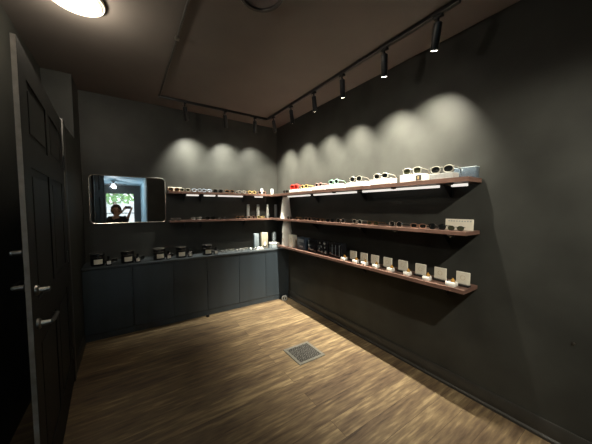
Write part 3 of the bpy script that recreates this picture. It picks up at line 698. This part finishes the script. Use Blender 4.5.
bm = BM(); add_lathe(bm, [(0.0, 0.0), (0.009, 0.0), (0.008, 0.004), (0.002, 0.005), (0.002, 0.012), (0.0, 0.012)], n=12, M4=Matrix.Translation((0.0, -3.527, 0.655)) @ Matrix.Rotation(-PI/2, 4, 'Y'))
tag(obj('wall_nail', bm, M['chrome']), 'tiny nail in the black right wall near the camera', 'nail')

# ------------------------------------------------------------------ front room: fan, person, phone, street
fn = thing('ceiling_fan', 'dark ceiling fan in the front room, seen in the mirror', 'ceiling fan', (-2.48, -6.2, 2.30))
bm = BM(); add_lathe(bm, [(0.0, 0.0), (0.06, 0.0), (0.05, -0.03), (0.02, -0.035), (0.02, -0.06), (0.09, -0.07), (0.10, -0.13), (0.05, -0.155), (0.0, -0.155)], n=28); obj('motor', bm, M['black'], fn)
for k in range(5):
    bm = BM(); a = 2*PI*k/5 + 0.3
    add_box(bm, 0.09, 0.36, -0.055, 0.055, -0.115, -0.105, 0.004, 1)
    bmesh.ops.transform(bm, matrix=Matrix.Rotation(a, 4, 'Z'), verts=bm.verts[:]); obj('blade', bm, M['black'], fn)
bm = BM(); add_lathe(bm, [(0.03, -0.157), (0.05, -0.17), (0.052, -0.195), (0.035, -0.212), (0.0, -0.218)], n=24); obj('light_bowl', bm, M['bowl'], fn)

def grow(name, chain, m, parent, sub=2):
    """one continuous skinned body: chain = {node: (pos, radius, parent node)}"""
    ids = {k: i for i, k in enumerate(chain)}
    me = bpy.data.meshes.new(name)
    me.from_pydata([v[0] for v in chain.values()], [(ids[k], ids[v[2]]) for k, v in chain.items() if v[2]], [])
    o = bpy.data.objects.new(name, me); C.objects.link(o)
    sk = o.modifiers.new('skin', 'SKIN'); sk.use_smooth_shade = True
    if not me.skin_vertices: me.attributes
    sd = o.modifiers.new('sub', 'SUBSURF'); sd.levels = sub; sd.render_levels = sub
    lay = me.skin_vertices[0].data if me.skin_vertices else None
    if lay:
        for k, v in chain.items():
            r = v[1]; lay[ids[k]].radius = r if isinstance(r, tuple) else (r, r)
            lay[ids[k]].use_root = (v[2] is None)
    bpy.context.view_layer.update()
    dg = bpy.context.evaluated_depsgraph_get()
    ev = o.evaluated_get(dg); nm = bpy.data.meshes.new_from_object(ev)
    o.modifiers.clear(); o.data = nm; nm.materials.clear(); nm.materials.append(m)
    for p in nm.polygons: p.use_smooth = True
    if parent: o.parent = parent
    return o
rt = Vector((math.cos(YAW), -math.sin(YAW), 0)); fw = Vector((math.sin(YAW)*math.cos(PITCH), math.cos(YAW)*math.cos(PITCH), math.sin(PITCH))); up = rt.cross(fw)
ph = thing('phone', 'dark phone held up sideways by the person, seen in the mirror', 'phone', CAM - fw*0.014 + rt*0.05)
ph.rotation_euler = (PI/2 + PITCH, 0, -YAW)      # local x right, local y up, local z back towards the person
bm = BM(); add_prism(bm, rrect(0, 0, 0.148, 0.072, 0.012, 5), 2, 0.0, 0.008); obj('shell', bm, M['phone'], ph)
bm = BM(); add_prism(bm, rrect(0, 0, 0.140, 0.064, 0.009, 5), 2, 0.0081, 0.0086); obj('screen', bm, M['screen'], ph)

pp = thing('person', 'person in a black jumper holding up a phone, seen only in the mirror', 'person', (-2.38, -4.22, 0.0))
P0 = Vector((-2.38, -4.22, 0.0))
def V(x, y, z): return Vector((x, y, z))
pc = ph.location.copy() - P0
hl = pc - rt*0.080 - fw*0.010 - up*0.018; hr = pc + rt*0.080 - fw*0.010 - up*0.018
ch = {}
ch['pelvis'] = (V(0, 0, 0.80), (0.135, 0.10), None)
ch['waist'] = (V(0, 0, 0.95), (0.115, 0.085), 'pelvis')
ch['chest'] = (V(0, -0.005, 1.12), (0.140, 0.095), 'waist')
ch['collar'] = (V(0, -0.005, 1.215), (0.085, 0.07), 'chest')
ch['neck'] = (V(0, 0.005, 1.27), 0.047, 'collar')
ch['jaw'] = (V(0, 0.022, 1.325), (0.056, 0.066), 'neck')
ch['face'] = (V(0, 0.018, 1.39), (0.070, 0.085), 'jaw')
ch['crown'] = (V(0, 0.006, 1.455), (0.058, 0.072), 'face')
for s, hand, nm in ((-1, hl, 'l'), (1, hr, 'r')):
    sh = V(s*0.155, -0.005, 1.185); el = V(s*0.20, 0.115, 1.06) if s > 0 else V(-0.19, 0.10, 1.06)
    wr = hand - up*0.05 - fw*0.020 + rt*s*0.012
    ch['shoulder'+nm] = (sh, 0.050, 'chest'); ch['uparm'+nm] = ((sh+el)/2, 0.043, 'shoulder'+nm); ch['elbow'+nm] = (el, 0.036, 'uparm'+nm)
    ch['fore'+nm] = (el.lerp(wr, 0.4), 0.035, 'elbow'+nm); ch['wrist'+nm] = (wr, 0.021, 'fore'+nm)
    palm = hand + rt*s*0.012 - up*0.008; ch['palm'+nm] = (palm, (0.026, 0.016), 'wrist'+nm)
    for j in range(4):
        k0 = palm + up*(0.030-0.018*j) + rt*s*0.010 + fw*0.012
        k1 = k0 + fw*0.020 - rt*s*0.004; k2 = k1 + fw*0.004 - rt*s*(0.018 + (0.006, 0.009, 0.007, 0.0)[j])
        ch['kn%d%s' % (j, nm)] = (k0, 0.0090, 'palm'+nm); ch['mid%d%s' % (j, nm)] = (k1, 0.0082, 'kn%d%s' % (j, nm)); ch['tip%d%s' % (j, nm)] = (k2, 0.0068, 'mid%d%s' % (j, nm))
    t0 = palm - fw*0.012 + up*0.006 - rt*s*0.004; t1 = t0 + up*0.022 - rt*s*0.018 - fw*0.006; t2 = t1 + up*0.008 - rt*s*0.020 + fw*0.002
    ch['th0'+nm] = (t0, 0.011, 'palm'+nm); ch['th1'+nm] = (t1, 0.0095, 'th0'+nm); ch['th2'+nm] = (t2, 0.0075, 'th1'+nm)
    hp = V(s*0.085, 0, 0.77); kn = V(s*0.095, 0.02, 0.43); an = V(s*0.10, -0.015, 0.075)
    ch['hip'+nm] = (hp, 0.083, 'pelvis'); ch['thigh'+nm] = (hp.lerp(kn, .5), 0.070, 'hip'+nm); ch['knee'+nm] = (kn, 0.052, 'thigh'+nm)
    ch['calf'+nm] = (kn.lerp(an, .35), 0.050, 'knee'+nm); ch['ankle'+nm] = (an, 0.033, 'calf'+nm); ch['toe'+nm] = (an + V(s*0.02, 0.12, -0.045), 0.028, 'ankle'+nm)
body = grow('body', ch, M['skin'], pp)
keep = lambda ks, dr_: {k: (ch[k][0], tuple(a+dr_ for a in (ch[k][1] if isinstance(ch[k][1], tuple) else (ch[k][1],)*2)), ch[k][2]) for k in ks}
grow('jumper', keep(['pelvis', 'waist', 'chest', 'collar'] + [a+b for b in 'lr' for a in ('shoulder', 'uparm', 'elbow', 'fore')], 0.012), M['jacket'], pp)
tr = keep(['pelvis'] + [a+b for b in 'lr' for a in ('hip', 'thigh', 'knee', 'calf', 'ankle')], 0.010); grow('trousers', tr, M['trouser'], pp)
for s in (-1, 1):
    bm = BM(); bmesh.ops.create_uvsphere(bm, u_segments=18, v_segments=10, radius=1)
    for v in bm.verts: v.co = V(s*0.112 + v.co.x*0.045, 0.045 + v.co.y*0.125, max(0.0, 0.042 + v.co.z*0.048))
    obj('shoe', bm, M['shoe'], pp)
    bm = BM(); bmesh.ops.create_uvsphere(bm, u_segments=12, v_segments=8, radius=0.0095)
    bmesh.ops.translate(bm, verts=bm.verts[:], vec=V(s*0.028, 0.094, 1.400)); obj('eye', bm, M['eye'], pp)
    bm = BM(); bmesh.ops.create_uvsphere(bm, u_segments=12, v_segments=8, radius=1)
    for v in bm.verts: v.co = V(s*0.072 + v.co.x*0.010, 0.010 + v.co.y*0.018, 1.385 + v.co.z*0.030)
    obj('ear', bm, M['skin'], pp)
bm = BM(); add_tube(bm, [(0, 0.096, 1.405), (0, 0.112, 1.378), (0, 0.100, 1.362)], [0.007, 0.014, 0.008], 10); obj('nose', bm, M['skin'], pp)
bm = BM(); add_tube(bm, [(-0.024, 0.084, 1.338), (0, 0.093, 1.336), (0.024, 0.084, 1.338)], [0.003, 0.007, 0.003], 8); obj('mouth', bm, M['lips'], pp)
bm = BM(); bmesh.ops.create_uvsphere(bm, u_segments=36, v_segments=24, radius=1)
rnd = random.Random(3)
for v in list(bm.verts):
    c0 = v.co.copy(); q = 1 + 0.04*math.sin(9*c0.x+5*c0.z) + 0.03*math.sin(14*c0.y)
    y_ = c0.y*0.125*q - 0.022
    if c0.y > 0.15 and c0.z < 0.55: y_ = min(y_, 0.012)          # hairline around the face
    v.co = V(c0.x*0.118*q, y_, 1.400 + c0.z*0.118*q + (c0.z-0.2)*0.02)
obj('hair', bm, M['hair'], pp)

# the street outside
tr_ = thing('street_tree', 'leafy green tree outside the front window, seen in the mirror', 'tree', (-2.7, -13.0, 0.0))
bm = BM(); add_tube(bm, [(0, 0, 0), (0.05, 0, 1.0), (0.0, 0.05, 2.4)], [0.14, 0.11, 0.07], 10); obj('trunk', bm, M['bark'], tr_)
bm = BM(); rnd = random.Random(11)
for k in range(900):
    a, b_ = rnd.uniform(0, 2*PI), rnd.uniform(-1, 1); R = rnd.uniform(0.5, 1.0)**0.5
    c0 = V(1.9*R*math.cos(a)*math.sqrt(1-b_*b_), 1.0*R*math.sin(a)*math.sqrt(1-b_*b_), 2.65 + 1.0*R*b_)
    s = rnd.uniform(0.09, 0.19); d1 = V(rnd.uniform(-1, 1), rnd.uniform(-1, 1), rnd.uniform(-1, 1)).normalized(); d2 = d1.orthogonal().normalized()
    vs = [bm.verts.new(c0 + d1*s), bm.verts.new(c0 + d2*s*0.5), bm.verts.new(c0 - d1*s), bm.verts.new(c0 - d2*s*0.5)]; bm.faces.new(vs)
q = obj('foliage', bm, M['leaf'], tr_)
bm = BM(); add_box(bm, -8.0, 3.0, -16.4, -16.0, 0.0, 1.75)
tag(obj('garden_wall', bm, M['street']), 'pale wall across the street beyond the window, seen in mirror', 'wall')
bm = BM(); add_tube(bm, [(-2.25, -8.42, 2.35), (-1.72, -8.42, 1.55)], 0.022, 8)
tag(obj('awning_brace', bm, M['darkframe']), 'dark slanting brace outside the front window, seen in mirror', 'brace')
box_struct('ground', (-20, 12, -30, -8.3, -0.09, -0.01), M['asphalt'])
